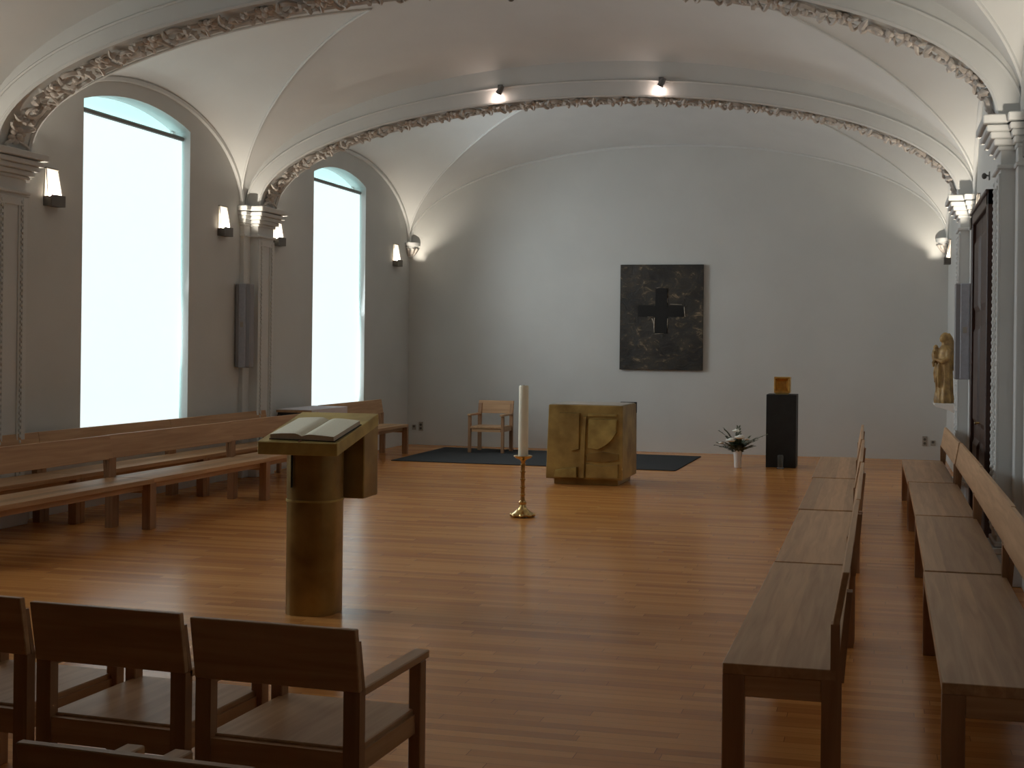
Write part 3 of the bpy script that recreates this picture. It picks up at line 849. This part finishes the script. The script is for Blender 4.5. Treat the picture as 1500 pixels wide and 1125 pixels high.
# desk slab, sloping up to the rear
ya, yb, za, zb = -0.26, 0.44, 1.145, 1.30
MB().hexa([(-0.285, ya, za - 0.085), (0.265, ya, za - 0.085), (0.265, yb, zb - 0.085), (-0.305, yb, zb - 0.085), (-0.285, ya, za), (0.265, ya, za), (0.265, yb, zb), (-0.305, yb, zb)]).build('desk', 'bronze_light', t, bevel=0.004)
MB().hexa([(-0.30, 0.19, 0.735), (0.264, 0.19, 0.735), (0.264, 0.438, 0.735), (-0.30, 0.438, 0.735), (-0.30, 0.19, 1.165), (0.264, 0.19, 1.165), (0.264, 0.438, 1.222), (-0.30, 0.438, 1.222)]).build('rear_box', 'bronze_dark', t, bevel=0.006)
sl = math.atan((zb - za) / (yb - ya))
bk = thing('book', 'large open book with cream pages lying on the lectern', 'book', (0, 0, 0))
bk.matrix_world = Matrix.Translation((-3.665, 7.36, 0)) @ Matrix.Rotation(math.radians(2.0), 4, 'Z') @ Matrix.Translation((0.005, ya + 0.035, za + 0.0085)) @ Matrix.Rotation(sl, 4, 'X') @ Matrix.Rotation(math.radians(-3), 4, 'Z')
BW, BD = 0.225, 0.40
MB().box(-BW - 0.008, BW + 0.008, 0.0, BD, 0.0, 0.005).build('cover', 'cover', bk)
for s in (-1, 1):
    th = 0.040 if s < 0 else 0.036
    top = [(s * BW * k / 10, 0.006 + th * (0.55 + 0.45 * math.sin(min(1, k / 2.6) * PI / 2)) * (1 - 0.30 * (k / 10) ** 2)) for k in range(11)]
    poly = [(0, 0.005)] + top + [(s * BW, 0.005)]
    pg = MB().prism(poly, 1, 0.004, BD - 0.006).build('pages', 'page_edge', bk)
    sh = MB()
    vs_ = [(x, y, z + 0.0012) for x, z in top for y in (0.004, BD - 0.006)]
    vs_ += [(x, y, z + 0.0002) for x, z in top for y in (0.004, BD - 0.006)]
    n2 = 22
    sh.add(vs_, [(2 * k, 2 * k + 2, 2 * k + 3, 2 * k + 1) for k in range(10)] + [(n2 + 2 * k, n2 + 2 * k + 1, n2 + 2 * k + 3, n2 + 2 * k + 2) for k in range(10)])
    sh.build('open_page', 'paper', pg, smooth=True)
MB().box(-0.012, 0.002, -0.028, 0.03, 0.001, 0.004).box(-0.012, 0.002, -0.032, -0.028, -0.06, 0.004).build('bookmark_ribbon', 'ribbon', bk)

# ------------------------------------------------------------------ table with white cloth by the left wall
t = thing('side_table', 'dark side table half covered by a white cloth behind the lectern', 'table', (-7.86, 15.665, 0))
for sx in (-1, 1):
    for sy in (-1, 1):
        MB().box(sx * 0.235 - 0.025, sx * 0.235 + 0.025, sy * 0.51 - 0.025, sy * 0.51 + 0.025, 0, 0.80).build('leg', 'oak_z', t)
MB().box(-0.265, 0.265, -0.55, 0.55, 0.835, 0.865).build('table_top', 'oak_y', t)
MB().box(-0.25, 0.25, -0.535, 0.535, 0.70, 0.835).build('apron', 'black', t)
cl = tag(MB().box(-0.27, 0.275, -0.555, 0.555, 0.866, 0.876).box(0.268, 0.277, -0.555, 0.555, 0.70, 0.876).box(-0.27, -0.10, 0.551, 0.556, 0.72, 0.876).build('tablecloth', 'cloth', bevel=0.002), 'white cloth laid over the side table behind the lectern', 'tablecloth')
cl.location = (-7.86, 15.665, 0)

# ------------------------------------------------------------------ painting
t = thing('painting', 'dark abstract painting with a black cross on the end wall', 'painting', (-3.665, D - 0.006, 2.305))
PW, PH = 0.72, 0.90
MB().box(-PW, PW, -0.05, 0.0, -PH, PH).build('canvas', 'painting', t, bevel=0.004)
cz = 0.11
MB().box(-0.10, 0.10, -0.062, -0.045, cz - 0.385, cz + 0.385).box(-0.40, -0.0995, -0.062, -0.045, cz - 0.10, cz + 0.09).box(0.0995, 0.385, -0.062, -0.045, cz - 0.10, cz + 0.09).build('cross', 'black_paint', t)
st = MB()
random.seed(3)
for (x0, z0, x1, z1, w_) in [(-0.115, -0.12, -0.118, -0.37, 0.022), (0.112, -0.13, 0.108, -0.30, 0.012), (-0.11, -0.395, 0.05, -0.385, 0.010), (0.395, 0.07, 0.41, -0.10, 0.02),
                             (-0.39, -0.03, -0.385, -0.075, 0.014), (0.108, 0.14, 0.112, 0.22, 0.012), (-0.09, 0.385, -0.03, 0.40, 0.010), (-0.16, -0.13, -0.13, -0.22, 0.02), (-0.24, -0.105, -0.14, -0.10, 0.009), (0.15, 0.115, 0.36, 0.105, 0.008)]:
    st.tube([(x0, -0.052, cz + z0), ((x0 + x1) / 2 + random.uniform(-.008, .008), -0.055, cz + (z0 + z1) / 2), (x1, -0.052, cz + z1)], [w_ * 0.4, w_ * 0.5, w_ * 0.25], 5)
st.build('paint_ridges', 'pale_paint', t)

# ------------------------------------------------------------------ pedestal, tabernacle, lantern, vase
tag(MB().box(-0.225, 0.225, -0.22, 0.22, 0, 1.10).build('pedestal', 'black', bevel=0.006), 'tall black stone pedestal carrying the golden box', 'pedestal').location = (-1.45, 18.36, 0)
t = thing('tabernacle', 'small golden box with a hollow front on the black pedestal', 'box', (-1.45, 18.33, 1.10))
MB().box(-0.10, 0.10, -0.10, 0.10, 0, 0.02).build('foot', 'bronze_dark', t)
o_, i_ = 0.122, 0.095
f = MB()
f.box(-o_, o_, -0.09, 0.11, 0.02, 0.05).box(-o_, o_, -0.09, 0.11, 0.235, 0.262).box(-o_, -i_, -0.09, 0.11, 0.05, 0.235).box(i_, o_, -0.09, 0.11, 0.05, 0.235).box(-o_, o_, 0.10, 0.115, 0.02, 0.262)
f.build('shell', 'gold', t, bevel=0.004)
MB().add([(-i_, -0.088, 0.05), (i_, -0.088, 0.05), (i_, -0.088, 0.235), (-i_, -0.088, 0.235), (-0.06, 0.02, 0.09), (0.06, 0.02, 0.09), (0.06, 0.02, 0.20), (-0.06, 0.02, 0.20)],
         [(0, 1, 5, 4), (1, 2, 6, 5), (2, 3, 7, 6), (3, 0, 4, 7), (4, 5, 6, 7)]).build('hollow_front', 'gold', t)
t = thing('lantern', 'small dark glass lantern on the floor before the black pedestal', 'lantern', (-1.44, 17.98, 0))
MB().lathe([(0.05, 0), (0.055, 0.01), (0.05, 0.02)], n=16).build('base', 'metal_grey', t, smooth=True)
MB().lathe([(0.044, 0.02), (0.046, 0.19), (0.040, 0.205), (0.030, 0.20), (0.0, 0.19)], n=16).build('glass', 'glass_grey', t, smooth=True)

vx, vy = -2.075, 17.96
tag(MB().lathe([(0.05, 0), (0.053, 0.01), (0.058, 0.12), (0.068, 0.24), (0.076, 0.30), (0.070, 0.30), (0.055, 0.2), (0.0, 0.18)], n=20).build('vase', 'white', smooth=True), 'white tapered vase on the floor beside the pedestal', 'vase').location = (vx, vy, 0)
t = thing('flower_arrangement', 'bouquet of dark fern leaves and white blooms in the white vase', 'flowers', (vx, vy, 0.2))
random.seed(11)
def frond(az, lean, L, mat):
    m = MB(); pts = []
    for k in range(9):
        q = k / 8
        r = L * math.sin(lean) * q * (0.5 + 0.5 * q); z = L * math.cos(lean) * q * (1 - 0.18 * q)
        pts.append(Vector((r * math.cos(az), r * math.sin(az), z)))
    m.tube(pts, 0.004, 4)
    side = Vector((-math.sin(az), math.cos(az), 0))
    for k in range(2, 9):
        for e in (0.0, 0.5):
            j = k - e
            if j > 8: continue
            p = pts[int(j)] if e == 0 else (pts[k] + pts[k - 1]) / 2
            tg = (pts[min(k, 8)] - pts[k - 1]).normalized()
            ll = 0.085 * (1.15 - 0.085 * k)
            for s in (-1, 1):
                dvec = (side * s + tg * 0.7 + Vector((0, 0, random.uniform(-.3, .2)))).normalized()
                w = tg * 0.014
                a_, b_ = p, p + dvec * ll
                md = (a_ + b_) / 2
                nn = Vector((0, 0, 0.004))
                m.add([a_, md + w, b_, md - w, md + nn], [(0, 1, 4), (1, 2, 4), (2, 3, 4), (3, 0, 4), (0, 3, 2, 1)])
    return m.build('fern_frond', mat, t)
for k in range(24):
    az = k * 2.4 + random.uniform(-.2, .2)
    frond(az, random.uniform(0.2, 1.15), random.uniform(0.26, 0.44), 'leaf2' if k % 4 == 0 else 'leaf')
frond(0.05, 0.85, 0.56, 'leaf2'); frond(PI - 0.1, 0.6, 0.50, 'leaf'); frond(PI / 2, 0.1, 0.50, 'leaf2'); frond(-2.6, 0.45, 0.52, 'leaf')
for k in range(12):   # broad leaves round the neck
    az = k * PI / 6; r0 = 0.04
    ca, sa = math.cos(az), math.sin(az); L = random.uniform(0.11, 0.16)
    p0 = Vector((r0 * ca, r0 * sa, 0.08)); p1 = p0 + Vector((L * ca, L * sa, 0.09 + random.uniform(-.04, .04))); sd = Vector((-sa, ca, 0)) * 0.045
    md = (p0 + p1) / 2 + Vector((0, 0, 0.03))
    MB().add([p0, md + sd, p1, md - sd, md + Vector((0, 0, .012)), md - Vector((0, 0, .004))], [(0, 1, 4), (1, 2, 4), (2, 3, 4), (3, 0, 4), (1, 0, 5), (2, 1, 5), (3, 2, 5), (0, 3, 5)]).build('broad_leaf', 'leaf', t)
for (dx, dy, dz, s) in [(-0.09, -0.20, 0.22, 1.5), (0.05, -0.21, 0.27, 1.6), (-0.01, -0.16, 0.36, 1.2), (-0.24, -0.10, 0.17, 0.8), (0.15, -0.16, 0.24, 0.8)]:
    fl = MB().tube([(0, 0, 0.05), (dx * 0.5, dy * 0.5, dz * 0.7), (dx, dy, dz)], 0.004, 5).build('flower_stem', 'leaf', t)
    b = MB()
    b.ball((dx, dy - 0.01, dz), 0.05 * s, 0.035 * s, 0.016 * s, 12, 7)
    b.ball((dx + 0.012 * s, dy - 0.02, dz + 0.012 * s), 0.032 * s, 0.022 * s, 0.014 * s, 10, 6)
    b.build('white_bloom', 'petal', fl)

# ------------------------------------------------------------------ statue on its shelf
sh = tag(MB().prism([(0.0, 0.0), (-0.33, 0.0), (-0.335, -0.02), (-0.30, -0.05), (-0.12, -0.10), (0.0, -0.17)], 1, -0.2, 0.2).build('statue_shelf', 'white', bevel=0.004), 'white wall bracket carrying the carved figure', 'shelf')
sh.location = (XR, 17.3, 1.06)
m = MB()
# robed figure, local: faces -x
levels = [(0.00, .125, .130, 0), (0.05, .130, .135, 0), (0.12, .118, .125, 0), (0.25, .105, .118, .004), (0.40, .100, .116, .008), (0.52, .098, .118, .004), (0.60, .092, .118, 0), (0.68, .088, .122, -.004), (0.745, .078, .118, 0), (0.785, .055, .085, .004), (0.81, .040, .046, .002), (0.845, .038, .040, -.004)]
n = 40; ring = []
for (z, rx, ry, ox) in levels:
    for k in range(n):
        a = 2 * PI * k / n
        fold = 1 + (0.085 * math.sin(9 * a + 3.2 * z) + 0.05 * math.sin(5 * a - 6 * z)) * max(0, min(1, (0.66 - z) / 0.2))
        ring.append((ox + rx * fold * math.cos(a), ry * fold * math.sin(a), z))
fs_ = [(i * n + k, i * n + (k + 1) % n, (i + 1) * n + (k + 1) % n, (i + 1) * n + k) for i in range(len(levels) - 1) for k in range(n)]
fs_ += [tuple(range(n - 1, -1, -1)), tuple((len(levels) - 1) * n + k for k in range(n))]
m.add(ring, fs_)
m.ball((-0.012, 0, 0.900), 0.058, 0.050, 0.068, 14, 10)                    # head
m.ball((-0.068, 0, 0.893), 0.012, 0.009, 0.014, 8, 6)                      # nose
m.ball((-0.058, 0, 0.862), 0.016, 0.016, 0.012, 8, 6)                      # chin
m.tube([(0.03, 0, 0.955), (0.062, 0, 0.90), (0.075, 0, 0.80), (0.085, 0, 0.66), (0.09, 0, 0.45)], [0.045, 0.055, 0.075, 0.085, 0.06], 14)   # veil
m.ball((0.008, 0, 0.918), 0.062, 0.060, 0.066, 14, 10)
for s in (-1, 1):
    m.tube([(0.02, s * 0.10, 0.74), (0.0, s * 0.135, 0.62), (-0.075, s * 0.10, 0.575), (-0.125, s * 0.03, 0.60)], [0.042, 0.042, 0.034, 0.022], 10)
    m.ball((-0.135, s * 0.025, 0.605), 0.024, 0.02, 0.018, 8, 6)
# child on the arm
m.tube([(-0.105, 0.045, 0.60), (-0.115, 0.055, 0.67), (-0.105, 0.06, 0.735)], [0.05, 0.05, 0.04], 12)
m.ball((-0.105, 0.055, 0.772), 0.036, 0.034, 0.040, 12, 8)
m.tube([(-0.12, 0.03, 0.61), (-0.155, 0.02, 0.56), (-0.15, 0.02, 0.50)], [0.026, 0.022, 0.015], 8)
m.tube([(-0.125, 0.04, 0.71), (-0.155, 0.0, 0.70)], [0.018, 0.012], 8)
# mantle fall in front
for (yy, zt, zb_) in ((-0.055, 0.56, 0.22), (0.0, 0.55, 0.15), (0.05, 0.56, 0.28)):
    m.tube([(-0.10, yy, zt), (-0.118, yy * 1.1, (zt + zb_) / 2), (-0.112, yy * 1.2, zb_)], [0.018, 0.022, 0.010], 8)
so = m.build('statue', 'statue', smooth=True)
tag(so, 'carved and gilded standing figure in a long robe holding a child', 'statue')
so.location = (0.87, 17.3, 1.06)
so.rotation_euler = (0, 0, math.radians(20))
rm = so.modifiers.new('fuse', 'REMESH'); rm.mode = 'VOXEL'; rm.voxel_size = 0.009; rm.use_smooth_shade = True

# ------------------------------------------------------------------ loudspeakers, sensor, sockets
def speaker(x, y, rz, label):
    t = thing('column_loudspeaker', label, 'loudspeaker', (x, y, 1.46), rz, 'column loudspeakers on the pilasters')
    MB().box(-0.11, 0.11, -0.055, 0.05, 0, 1.1).build('cabinet', 'speaker_side', t, bevel=0.012)
    MB().box(-0.05, 0.05, -0.075, -0.05, 0.0, 1.1).build('grille', 'speaker', t, bevel=0.008)
    MB().box(-0.022, 0.022, -0.08, -0.074, 0.53, 0.60).build('badge', 'plastic', t)
    MB().box(-0.03, 0.03, 0.045, 0.075, 0.25, 0.31).box(-0.03, 0.03, 0.045, 0.075, 0.8, 0.86).build('bracket', 'metal_dark', t)
speaker(XL + 0.125, 14.305, 0, 'slim dark column loudspeaker on the window-side pilaster')
speaker(XR - 0.125, 14.305, 0, 'slim blue-grey column loudspeaker on the door-side pilaster')
t = thing('motion_sensor', 'small dark sensor on a bracket above the dark door', 'sensor', (XR, 12.66, 3.56))
MB().box(-0.012, 0.0, -0.03, 0.03, -0.04, 0.04).tube([(-0.01, 0, 0), (-0.04, 0, 0.01)], 0.008, 6).build('bracket', 'metal_grey', t)
MB().ball((-0.055, 0, 0.0), 0.026, 0.024, 0.032, 10, 7).build('sensor_head', 'plastic_dark', t, smooth=True)
def socket(x, z, label, w, h):
    t = thing('wall_socket', label, 'socket', (x, D, z), 0, 'wall sockets on the end wall')
    MB().box(-w, w, -0.012, 0, -h, h).build('cover_plate', 'plastic', t, bevel=0.003)
    MB().tube([(0, -0.018, h * 0.35), (0, -0.011, h * 0.35)], 0.022, 12).build('insert', 'plastic_dark', t)
    if h > 0.06: MB().tube([(0, -0.018, -h * 0.45), (0, -0.011, -h * 0.45)], 0.022, 12).build('insert', 'plastic_dark', t)
socket(-8.15, 0.31, 'single wall socket by the window-side corner of the end wall', 0.04, 0.045)
socket(-8.02, 0.33, 'double wall socket by the window-side corner of the end wall', 0.04, 0.08)
socket(0.72, 0.31, 'double wall socket by the door-side corner of the end wall', 0.04, 0.08)
socket(0.85, 0.28, 'single wall socket by the door-side corner of the end wall', 0.04, 0.045)
